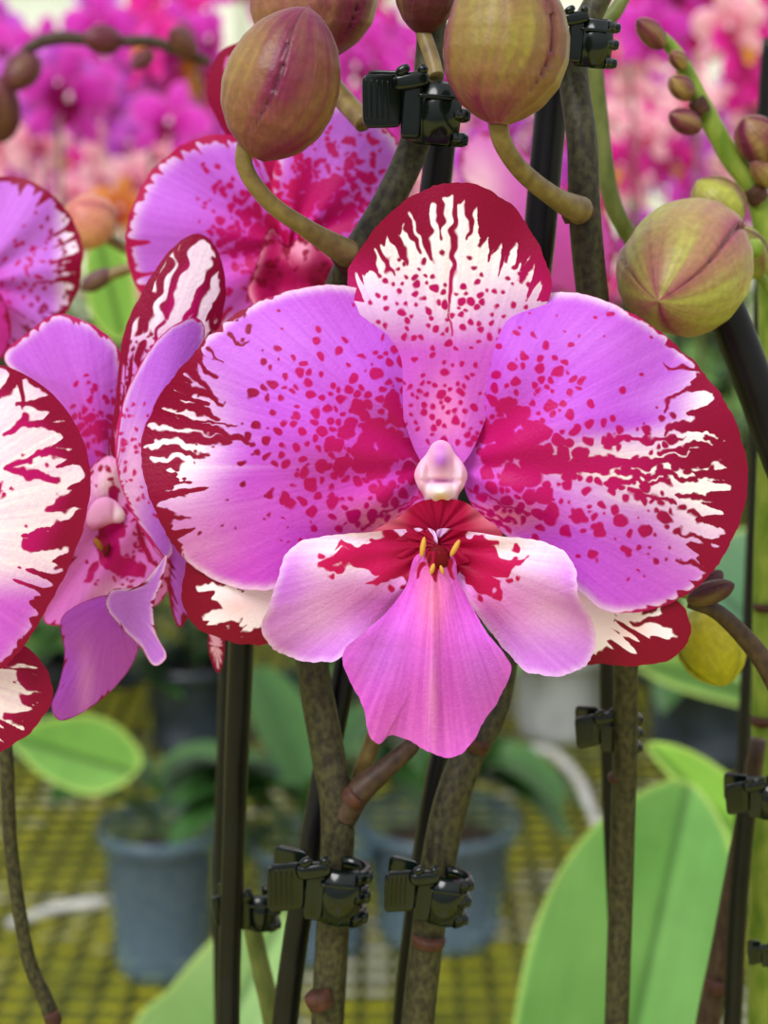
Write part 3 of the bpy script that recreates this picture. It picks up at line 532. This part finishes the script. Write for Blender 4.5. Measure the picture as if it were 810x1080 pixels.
# ---------------- clips ----------------
def clip(px,py,Y,w,flip=1,rot=0.0):
    """butterfly orchid clip: fingered cuff round the stem, spring roll, two thumb tabs"""
    o3=W(px,py,Y); s=w*Y/F
    A=Acc(); col=lin('#0c1a17')
    def addbox(cx,cy,cz,sx,sy,sz,ry=0,rz=0,bev=.25):
        nu,nv=28,16
        u=np.linspace(0,2*math.pi,nu,endpoint=False); v=np.linspace(-math.pi/2,math.pi/2,nv); uu,vv=np.meshgrid(u,v)
        f=lambda c,e:np.sign(c)*np.abs(c)**e
        e1=bev
        X=f(np.cos(vv),e1)*f(np.cos(uu),e1)*sx; Yy=f(np.cos(vv),e1)*f(np.sin(uu),e1)*sy; Z=f(np.sin(vv),e1)*sz
        X,Yy,Z=X.ravel(),Yy.ravel(),Z.ravel()
        c,s_=math.cos(rz),math.sin(rz); X,Yy=X*c-Yy*s_,X*s_+Yy*c
        c,s_=math.cos(ry),math.sin(ry); X,Z=X*c-Z*s_,X*s_+Z*c
        V=np.c_[X+cx,Yy+cy,Z+cz]
        idx=np.arange(nu*nv).reshape(nv,nu); nx=np.roll(idx,-1,1)
        add(V,np.stack([idx[:-1],nx[:-1],nx[1:],idx[1:]],-1).reshape(-1,4).tolist())
    def add(V,Fc):
        V=V.copy(); V[:,0]*=flip
        c,s_=math.cos(rot),math.sin(rot); x=V[:,0]*c-V[:,2]*s_; z=V[:,0]*s_+V[:,2]*c
        V[:,0],V[:,2]=x,z
        A.add(o3+V*s,Fc,col)
    def arc(cx,cy,cz,R,h,th,a0,a1,n=24):
        a=np.linspace(a0,a1,n); V=[];Fc=[]
        for i,t in enumerate(a):
            for (rr,zz) in ((R-th,-h),(R,-h*.9),(R+th*.2,0),(R,h*.9),(R-th,h)):
                V.append((cx+rr*math.cos(t),cy+rr*math.sin(t),cz+zz))
        for i in range(n-1):
            for k in range(5):
                k2=(k+1)%5; Fc.append((i*5+k,i*5+k2,(i+1)*5+k2,(i+1)*5+k))
        Fc.append((0,1,2,3,4)); Fc.append(tuple((n-1)*5+k for k in (4,3,2,1,0)))
        add(np.array(V,float),Fc)
    # smooth shell in front of the stem, fingers gripping at the right edge
    arc(.20,0,-.05,.255,.29,.06,-math.pi*1.05,-math.pi*.22,n=40)
    for z in (-.22,0,.20):
        arc(.22,0,z-.05,.25,.07,.06,-math.pi*.35,math.pi*.55)
        addbox(.45,-.07,z-.05,.045,.07,.055,bev=.6)
    addbox(.17,-.26,.10,.17,.02,.02,bev=.5)
    # bridge and spring roll
    addbox(-.05,-.16,-.04,.09,.06,.26,bev=.3)
    addbox(-.08,-.20,.22,.17,.07,.08,ry=.25,bev=.6)
    addbox(-.16,-.24,.31,.07,.05,.045,ry=.6,bev=.8)
    addbox(0.02,-.22,.33,.05,.05,.045,bev=.9)
    # thumb tabs
    addbox(-.33,-.20,.02,.18,.03,.24,ry=.10,rz=.25,bev=.28)
    addbox(-.30,.10,.08,.18,.03,.22,ry=.05,rz=-.35,bev=.28)
    for i in range(5): addbox(-.47+.05*i,-.26+.013*i,.02,.009,.02,.19,ry=.10,bev=.6)
    return A.build('stake_clip',M_CLIP)
clip(338,932,.372,116,1,-.10)
clip(452,938,.372,100,1,-.14)
clip(262,955,.405,76,1,0)
clip(642,768,.40,76,1,0)
clip(440,112,.372,112,1,-.08)
clip(610,40,.375,84,1,-.08)
clip(798,838,.40,74,1,0)
clip(808,1005,.40,44,1,0)

# ---------------- foreground leaves (bottom) ----------------
def c_leaf(c1,c2,mid,edge=None):
    (x0,y0),(x1,y1)=mid; L2=math.hypot(x1-x0,y1-y0)
    def f(P):
        d=((P['x']-x0)*(y1-y0)-(P['y']-y0)*(x1-x0))/L2
        col=mixc(const(P,lin(c1)),lin(c2),vn(P['x']/60,P['y']/90,3)*.7+.15)
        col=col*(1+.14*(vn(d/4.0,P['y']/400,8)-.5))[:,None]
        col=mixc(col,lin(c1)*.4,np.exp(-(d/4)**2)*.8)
        col=mixc(col,lin('#c4dc70'),.6*np.exp(-(P['e']/4)**2))
        return np.clip(col,0,1)
    return f
def leafsheet(outline,center,Y,mid,c1,c2,fold=10,tilt=0,nr=50,ns=220,par=None):
    (x0,y0),(x1,y1)=mid; L2=math.hypot(x1-x0,y1-y0)
    def dep(P):
        d=((P['x']-x0)*(y1-y0)-(P['y']-y0)*(x1-x0))/L2
        return -fold*np.minimum(np.abs(d)/40,3)+tilt*(P['y']-center[1])
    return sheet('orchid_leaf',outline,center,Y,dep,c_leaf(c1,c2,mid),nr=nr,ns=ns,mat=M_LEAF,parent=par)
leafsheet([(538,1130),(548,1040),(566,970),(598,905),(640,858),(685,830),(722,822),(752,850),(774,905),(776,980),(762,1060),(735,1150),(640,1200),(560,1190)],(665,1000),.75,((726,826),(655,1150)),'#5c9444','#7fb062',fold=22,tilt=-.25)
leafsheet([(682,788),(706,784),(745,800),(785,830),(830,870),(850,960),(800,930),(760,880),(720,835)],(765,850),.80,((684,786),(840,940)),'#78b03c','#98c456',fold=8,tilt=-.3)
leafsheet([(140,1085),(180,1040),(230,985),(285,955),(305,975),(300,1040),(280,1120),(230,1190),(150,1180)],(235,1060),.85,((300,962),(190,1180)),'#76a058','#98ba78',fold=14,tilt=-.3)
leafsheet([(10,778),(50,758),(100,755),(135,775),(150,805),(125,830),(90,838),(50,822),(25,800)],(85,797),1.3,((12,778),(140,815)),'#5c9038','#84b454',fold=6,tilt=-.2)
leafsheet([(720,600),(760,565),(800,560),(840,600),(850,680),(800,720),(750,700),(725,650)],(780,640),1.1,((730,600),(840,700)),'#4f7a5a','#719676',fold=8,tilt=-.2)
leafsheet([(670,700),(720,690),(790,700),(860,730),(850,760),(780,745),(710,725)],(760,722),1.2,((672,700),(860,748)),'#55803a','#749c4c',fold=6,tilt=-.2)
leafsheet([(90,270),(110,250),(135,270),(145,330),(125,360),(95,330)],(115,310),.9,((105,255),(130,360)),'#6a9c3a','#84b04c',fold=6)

# ---------------- pots and plants on the bench ----------------
def mat_clear(name,tint,alpha):
    m,nt,out=newmat(name); N=nt.nodes.new
    t=N('ShaderNodeBsdfTransparent'); t.inputs[0].default_value=(*lin('#c4d4e0'),1)
    p=N('ShaderNodeBsdfPrincipled'); p.inputs['Base Color'].default_value=(*lin(tint),1); p.inputs['Roughness'].default_value=.18
    n=N('ShaderNodeTexNoise'); n.inputs['Scale'].default_value=30
    r=N('ShaderNodeMapRange'); r.inputs['To Min'].default_value=alpha-.2; r.inputs['To Max'].default_value=alpha+.2
    ms=N('ShaderNodeMixShader'); L(nt,n.outputs['Fac'],r.inputs['Value']); L(nt,r.outputs[0],ms.inputs[0]); L(nt,t.outputs[0],ms.inputs[1]); L(nt,p.outputs[0],ms.inputs[2]); L(nt,ms.outputs[0],out.inputs[0]); return m
M_CLEAR=mat_clear('pot_clear_plastic','#7c96a8',.32)
M_DARKP=mat_noise('pot_dark_plastic','#1c2429','#2f3a42',25,rough=.35,bump=.05)
M_GREYP=mat_noise('pot_grey_plastic','#8c908e','#aaaeac',18,rough=.45,bump=.05)
M_BARK=mat_noise('bark_medium','#17110e','#4e4030',90,rough=.9,bump=1.0)
def lathe(prof,cx,cy,cz,n=48,bumpf=None):
    a=np.linspace(0,2*math.pi,n,endpoint=False); V=[]
    for r,z in prof:
        V.append(np.c_[cx+r*np.cos(a),cy+r*np.sin(a),np.full(n,cz+z)])
    m=len(prof); V=np.vstack(V); idx=np.arange(m*n).reshape(m,n); nx=np.roll(idx,-1,1)
    return V,np.stack([idx[:-1],nx[:-1],nx[1:],idx[1:]],-1).reshape(-1,4).tolist()
def leaf_arch(acc,base,az,Ln,wd,rise,droop,c1,c2,seed=0):
    r=np.random.default_rng(seed); nu,nw=18,9
    u=np.linspace(0,1,nu); d=np.array([math.cos(az),math.sin(az),0]); sd=np.array([-math.sin(az),math.cos(az),0])
    c=base+d*(Ln*u)[:,None]*.95+np.array([0,0,1])*((rise*u-droop*u*u))[:,None]
    wpf=wd*np.sin(np.clip(u*.93+.07,0,1)*math.pi)**.55*(.55+.45*sm(u,0,.5))
    k=np.linspace(-1,1,nw)
    V=(c[:,None]+sd*(wpf[:,None]*k[None])[...,None]+np.array([0,0,1])*(np.abs(k)[None]**1.3*wpf[:,None]*.35)[...,None]).reshape(-1,3)
    m=np.clip(np.tile(np.abs(k),nu)*.5+r.uniform(0,.4),0,1)
    col=mixc(np.tile(lin(c1),(nu*nw,1)),lin(c2),m)
    idx=np.arange(nu*nw).reshape(nu,nw)
    acc.add(V,np.stack([idx[:-1,:-1],idx[:-1,1:],idx[1:,1:],idx[1:,:-1]],-1).reshape(-1,4).tolist(),col)
def pot(parent,c,r,h,mat,rimcol=None):
    prof=[(0,0.002),(r*.74,0.002),(r*.76,.006),(r*.80,h*.15),(r*.78,h*.16),(r*.92,h*.86),(r*.93,h*.87),(r*1.0,h*.88),(r*1.03,h*.93),(r*1.03,h),(r*.97,h),(r*.93,h*.93)]
    V,Fc=lathe(prof,*c); mkobj('pot',V,Fc,mat,parent)
    ring=[(r*.60,h*.12),(r*.86,h*.70),(r*.6,h*.80),(r*.3,h*.84),(0.001,h*.85)]
    V,Fc=lathe(ring,*c); V[:,2]+=rng.normal(0,.003,len(V))*(V[:,2]>c[2]+h*.6); mkobj('bark',V,Fc,M_BARK,parent)
LG=[('#35602a','#5c8a40'),('#23471f','#446e34'),('#517f34','#79a64c')]
def potted(c,r,h,mat,leaves=6,ll=(.12,.2),seed=0,az0=None,stakes=1,stakeh=.55,dark=False):
    e=empty('potted_orchid'); pot(e,c,r,h,mat)
    rr=np.random.default_rng(seed); A=Acc()
    for i in range(leaves):
        az=(i*math.pi+rr.normal(0,.5)) + (az0 if az0 is not None else rr.uniform(0,6.28))
        c1,c2=LG[rr.integers(0,3)]
        if dark: c1,c2=LG[1]
        leaf_arch(A,np.array([c[0],c[1],c[2]+h*.9+.008*i]),az,rr.uniform(*ll),rr.uniform(.024,.034),rr.uniform(.06,.16),rr.uniform(.03,.15),c1,c2,seed*10+i)
    A.build('leaves',M_LEAF,e)
    for i in range(stakes):
        x=c[0]+rr.uniform(-.02,.02);y=c[1]+rr.uniform(-.02,.02)
        tube([(x,y,c[2]+h*.8,.0028),(x+rr.normal(0,.01),y,c[2]+stakeh*.5,.0028),(x+rr.normal(0,.02),y,c[2]+stakeh,.0025)],'stake',M_STAKE,e,world=True,n=12,sides=8)
        x+=.01
        tube([(x,y,c[2]+h*.8,.003),(x+rr.normal(0,.01),y,c[2]+stakeh*.5,.0028),(x+rr.normal(0,.02),y,c[2]+stakeh*1.05,.0022)],'flower_spike',M_STEMO,e,world=True,n=12,sides=8)
    return e
potted(on_bench(172,1020),.052,.135,M_CLEAR,leaves=9,seed=11,az0=.4,ll=(.10,.17),stakes=0,dark=True)
potted(on_bench(462,985),.072,.115,M_CLEAR,leaves=8,seed=12,az0=2.2,ll=(.12,.18),stakes=0,dark=True)
potted(on_bench(330,1000),.055,.105,M_CLEAR,leaves=8,seed=13,az0=1.2,ll=(.10,.17),stakes=0,dark=True)
potted(on_bench(590,775),.062,.11,M_GREYP,leaves=8,seed=14,az0=.2,stakes=1)
potted(on_bench(745,800),.08,.12,M_DARKP,leaves=9,seed=15,az0=.2,stakes=1,dark=True)
potted(on_bench(325,820),.06,.11,M_DARKP,leaves=9,seed=16,az0=1.8,stakes=1,dark=True)
potted(on_bench(40,790),.06,.11,M_DARKP,leaves=8,seed=17,az0=.8,stakes=1)
potted(on_bench(205,790),.06,.11,M_DARKP,leaves=9,seed=18,az0=1.0,stakes=1,dark=True)
potted(on_bench(450,780),.06,.11,M_GREYP,leaves=8,seed=19,az0=.5,stakes=1,dark=True)
potted(on_bench(120,720),.06,.11,M_DARKP,leaves=8,seed=20,az0=.5,stakes=1,dark=True)
potted(on_bench(660,715),.06,.11,M_DARKP,leaves=8,seed=21,az0=.9,stakes=1,dark=True)
for (x,y,sd) in [(-.005,.385,31),(.075,.43,32),(-.16,.40,33)]:
    potted(np.array([x,y,BENCH]),.05,.12,M_CLEAR,leaves=4,seed=sd,ll=(.10,.15),stakes=0,az0=.2)

# generic small flower for spikes
def gflower(acc,c,R,yaw,pitch,roll,pal,rr):
    cy_,sy_=math.cos(yaw),math.sin(yaw); cpp,spp=math.cos(pitch),math.sin(pitch); cr,sr=math.cos(roll),math.sin(roll)
    def tf(V):
        x=V[:,0]*cr-V[:,2]*sr; z=V[:,0]*sr+V[:,2]*cr; y=V[:,1]
        y,z=y*cpp-z*spp,y*spp+z*cpp
        x,y=x*cy_-y*sy_,x*sy_+y*cy_
        return c+R*np.c_[x,y,z]
    ns,nr=20,5
    a=np.linspace(0,2*math.pi,ns,endpoint=False)
    def part(cx,cz,rx,rz,rot,y0,cup,ca,cb,ce):
        V=[(cx,y0,cz)];T=[0]
        for j in range(1,nr+1):
            t=j/nr
            X=rx*t*np.cos(a); Z=rz*t*np.sin(a)*(1-.15*np.cos(a))
            V+=list(zip(cx+X*math.cos(rot)-Z*math.sin(rot),y0+cup*t*t+.04*t**3*np.sin(a*4),cz+X*math.sin(rot)+Z*math.cos(rot))); T+=[t]*ns
        V=np.array(V,float);T=np.array(T)
        d=np.hypot(V[:,0],V[:,2])
        col=mixc(np.tile(ca,(len(V),1)),cb,sm(d,.15,.7)); col=mixc(col,ce,sm(T,.75,1)*.6)
        Fc=[(0,1+i,1+(i+1)%ns) for i in range(ns)]
        for j in range(nr-1):
            for i in range(ns): Fc.append((1+j*ns+i,1+(j+1)*ns+i,1+(j+1)*ns+(i+1)%ns,1+j*ns+(i+1)%ns))
        acc.add(tf(V),Fc,col)
    ca,cb,ce,cl=pal
    part(0,.55,.27,.46,0,.04,.06,ca,cb,ce)
    part(-.42,-.5,.44,.24,.9,.05,.05,ca,cb,ce); part(.42,-.5,.44,.24,-.9,.05,.05,ca,cb,ce)
    part(-.5,.12,.52,.42,-.1,0,.08,ca,cb,ce); part(.5,.12,.52,.42,.1,0,.08,ca,cb,ce)
    part(0,-.38,.13,.22,0,-.12,-.02,cl,cl,cl); part(-.13,-.2,.14,.10,.6,-.1,-.08,cl,cl,cl); part(.13,-.2,.14,.10,-.6,-.1,-.08,cl,cl,cl)
    part(0,-.02,.06,.10,0,-.12,.08,lin('#f5dbe8'),lin('#f5dbe8'),lin('#f5dbe8'))
PAL={'mag':[lin(h) for h in ('#b00e88','#cc38b4','#de74ca','#7c0444')],
 'pur':[lin(h) for h in ('#b01c9c','#c24cce','#dc8cdc','#90085a')],
 'hot':[lin(h) for h in ('#ac0c68','#d0208c','#e05cac','#e0a030')],
 'pale':[lin(h) for h in ('#dc6c90','#eeaebc','#f6d6d8','#b83464')],
 'org':[lin(h) for h in ('#d8602c','#e8904c','#efb880','#b03020')]}
def spray(cx,cy,Y,n,spread,Rpx,pals,seed,name='orchid_flower_spray'):
    rr=np.random.default_rng(seed); A=Acc()
    for i in range(n):
        x=cx+rr.normal(0,spread[0]);y=cy+rr.normal(0,spread[1]); yy=Y*(1+rr.uniform(-.08,.08))
        gflower(A,W(x,y,yy),Rpx*Y/F*rr.uniform(.8,1.1),rr.normal(0,.5),rr.normal(-.1,.25),rr.normal(0,.25),PAL[pals[rr.integers(0,len(pals))]],rr)
    e=empty(name); A.build('flowers',M_SOFT,e)
    tube([(cx-spread[0],cy-spread[1],Y*1.01,4*.8/Y),(cx,cy,Y*1.01,4*.8/Y),(cx+10,cy+150,Y*1.01,5*.8/Y),(cx+12,cy+500,Y*1.01,5*.8/Y)],'spike',M_STEMO,e,sides=8,n=30)
    return e
spray(55,85,1.5,10,(50,20),46,['mag','pur'],1)
spray(150,75,1.7,14,(55,25),44,['mag','pur'],2)
spray(205,45,1.5,9,(30,25),46,['mag','hot'],3)
spray(10,40,2.1,10,(40,22),38,['pur','mag'],4)
spray(25,150,1.9,5,(25,16),34,['pale'],5)
spray(125,160,2.3,6,(30,18),30,['pale','pur'],6)
spray(100,225,1.5,2,(20,12),38,['org'],7)
spray(420,60,2.0,9,(50,25),40,['mag','hot'],8)
spray(660,50,1.9,7,(25,20),40,['hot','hot','pale'],9)
spray(725,20,1.7,10,(40,18),42,['hot','mag'],10)
spray(790,70,1.7,7,(25,25),42,['hot','pale'],11)
spray(660,150,2.2,8,(30,25),36,['hot','hot','pale'],12)
spray(690,110,2.6,8,(45,25),32,['pale','hot'],13)
spray(780,190,2.4,4,(30,25),34,['hot','pale'],14)
spray(520,215,1.8,5,(40,20),36,['pale','pur'],15)
spray(385,60,1.4,4,(20,15),40,['mag'],16)
A=Acc(); AS=Acc(); AP=Acc(); AL=Acc()
rr=np.random.default_rng(99)
for row in range(9):
    y=3.0+row*.36
    half=.215*y+.35
    for x in np.arange(-half,half,.15):
        xx=x+rr.uniform(-.03,.03); yy=y+rr.uniform(-.06,.06)
        V,Fc=lathe([(0.001,0.0),(.04,0),(.055,.11),(.058,.12),(.05,.12),(.048,.105),(.001,.105)],xx,yy,BENCH,16); AP.add(V,Fc,lin('#3a4248'))
        for i in range(5):
            c1,c2=LG[rr.integers(0,3)]; leaf_arch(AL,np.array([xx,yy,BENCH+.11]),rr.uniform(0,6.28),rr.uniform(.12,.2),.032,rr.uniform(.08,.2),rr.uniform(.04,.14),c1,c2,int(rr.integers(0,9999)))
        top=rr.uniform(.55,.85)
        V,Fc=tube([(xx,yy,BENCH+.1,.003),(xx+.01,yy,BENCH+.4,.003),(xx+rr.normal(0,.03),yy,BENCH+top,.002)],None,None,sides=6,n=6,world=True); AS.add(V,Fc,lin('#3c4824'))
        pal=['mag','pur','hot','pale','hot','mag'][rr.integers(0,6)]
        for i in range(rr.integers(3,6)):
            gflower(A,np.array([xx+rr.normal(0,.05),yy-.02,BENCH+top-.02-.05*i+rr.normal(0,.01)]),.042,rr.normal(0,.5),rr.normal(0,.2),rr.normal(0,.3),PAL[pal],rr)
e=empty('potted_orchid_rows')
A.build('flowers',M_SOFT,e);AS.build('spikes',M_LEAF,e);AP.build('pots',M_LEAF,e);AL.build('leaves',M_LEAF,e)

# ---------------- bench, hose, floor, greenhouse ----------------
A=Acc()
def bar(p0,p1,w,h):
    p0=np.array(p0,float);p1=np.array(p1,float);d=p1-p0;d/=np.linalg.norm(d);s=np.array([-d[1],d[0],0])*w/2;u=np.array([0,0,h])
    V=[p0-s-u,p0+s-u,p0+s,p0-s,p1-s-u,p1+s-u,p1+s,p1-s]
    A.add(V,[(0,1,2,3),(7,6,5,4),(0,4,5,1),(1,5,6,2),(2,6,7,3),(3,7,4,0)],lin('#777'+'733'))
bx0,bx1,by0,by1=-1.7,1.7,.1,6.4; st=.028
for x in np.arange(bx0,bx1+.001,st): bar((x,by0,BENCH),(x,by1,BENCH),.007,.004)
for y in np.arange(by0,by1,st): bar((bx0,y,BENCH),(bx1,y,BENCH),.009,.004)
eb=empty('mesh_bench'); A.build('wire_mesh_top',M_WIRE,eb,smooth=False)
A=Acc()
for y in (.15,2.2,4.3,6.35):
    bar((bx0,y,BENCH-.004),(bx1,y,BENCH-.004),.03,.03)
    for x in (bx0+.02,bx1-.02):
        V,Fc=lathe([(.02,0),(.02,BENCH-.034)],x,y,0,12); A.add(V,Fc,lin('#999999'))
bar((bx0,by0,BENCH-.002),(bx0,by1,BENCH-.002),.03,.03); bar((bx1,by0,BENCH-.002),(bx1,by1,BENCH-.002),.03,.03)
A.build('frame',mat_noise('galvanised','#8c9090','#b0b4b4',30,rough=.4,metal=.6,bump=.05),eb,smooth=False)
b=[on_bench(*p) for p in [(515,812),(545,800),(580,800),(610,830),(622,860),(640,900)]]
tube([(q[0],q[1],q[2]+.008,.006) for q in b],'drip_hose',M_HOSE,world=True,n=50,ref=(0,0,1))
b=[on_bench(*p) for p in [(10,982),(60,965),(110,958)]]
tube([(q[0],q[1],q[2]+.006,.005) for q in b],'drip_hose',M_HOSE,world=True,n=30,ref=(0,0,1))
# floor
m,nt,out=newmat('mossy_concrete'); N=nt.nodes.new
tc=N('ShaderNodeTexCoord'); n1=N('ShaderNodeTexNoise'); n1.inputs['Scale'].default_value=2.6; n1.inputs['Detail'].default_value=6
cr=N('ShaderNodeValToRGB'); es=cr.color_ramp.elements
es[0].position=.40; es[0].color=(*lin('#e4e4da'),1); es[1].position=.48; es[1].color=(*lin('#e2da24'),1)
e2=es.new(.62); e2.color=(*lin('#bcc022'),1)
e3=es.new(.75); e3.color=(*lin('#5c6a1c'),1)
p=N('ShaderNodeBsdfPrincipled'); p.inputs['Roughness'].default_value=.9
L(nt,tc.outputs['Object'],n1.inputs['Vector']); L(nt,n1.outputs['Fac'],cr.inputs[0]); L(nt,cr.outputs[0],p.inputs['Base Color']); L(nt,p.outputs[0],out.inputs[0])
mkobj('floor',[(-9,-4,0),(9,-4,0),(9,14,0),(-9,14,0)],[(0,1,2,3)],m,smooth=False)
M_GLZ=mat_noise('glazing_diffuse','#cfd6d4','#e6ebe8',1.5,rough=.5,bump=0.02)
M_FR=mat_noise('white_frame','#d5d8d6','#eceeec',4,rough=.4,bump=.02)
mkobj('wall_back',[(-9,13,0),(9,13,0),(9,13,4.5),(-9,13,4.5)],[(0,1,2,3)],M_GLZ,smooth=False)
A=Acc()
for x in np.arange(-9,9.1,1.0): 
    V,Fc=lathe([(.03,0),(.03,4.5)],x,12.9,0,8); A.add(V,Fc,lin('#ddd'+'ddd'))
for z in (1.2,2.4,3.6): bar((-9,12.9,z),(9,12.9,z),.05,.05)
A.build('window_frames',M_FR,None,smooth=False)
A=Acc()
for x in (-3,-.9,1.4,3.4):
    V,Fc=lathe([(.04,0),(.04,4.5)],x,8,0,14); A.add(V,Fc,lin('#dddddd'))
A.build('greenhouse_posts',M_FR)

# ---------------- light, world, camera ----------------
w=bpy.data.worlds.new('overcast'); sc.world=w; w.use_nodes=True; nt=w.node_tree; bg=nt.nodes['Background']
tc=nt.nodes.new('ShaderNodeTexCoord'); sx=nt.nodes.new('ShaderNodeSeparateXYZ'); cr=nt.nodes.new('ShaderNodeValToRGB')
nt.links.new(tc.outputs['Generated'],sx.inputs[0]); 
mr=nt.nodes.new('ShaderNodeMapRange'); mr.inputs['From Min'].default_value=-1; nt.links.new(sx.outputs['Z'],mr.inputs['Value']); nt.links.new(mr.outputs[0],cr.inputs[0])
cr.color_ramp.elements[0].position=.42; cr.color_ramp.elements[0].color=(.36,.37,.36,1); cr.color_ramp.elements[1].position=.78; cr.color_ramp.elements[1].color=(1,1,1.02,1)
nt.links.new(cr.outputs[0],bg.inputs[0]); bg.inputs[1].default_value=1.08
ld=bpy.data.lights.new('daylight','SUN'); ld.energy=2.7; ld.angle=math.radians(28); ld.color=(1,.985,.97)
lo=bpy.data.objects.new('daylight',ld); sc.collection.objects.link(lo); lo.rotation_euler=(math.radians(46),0,math.radians(-32))
cd=bpy.data.cameras.new('camera'); co=bpy.data.objects.new('camera',cd); sc.collection.objects.link(co)
co.location=(0,0,CZ); co.rotation_euler=(math.pi/2-PITCH,0,0)
cd.sensor_fit='VERTICAL'; cd.sensor_height=24; cd.lens=24*F/1080; cd.clip_start=.02; cd.clip_end=100
cd.dof.use_dof=True; cd.dof.focus_distance=.352; cd.dof.aperture_fstop=cd.lens/3.6
sc.camera=co
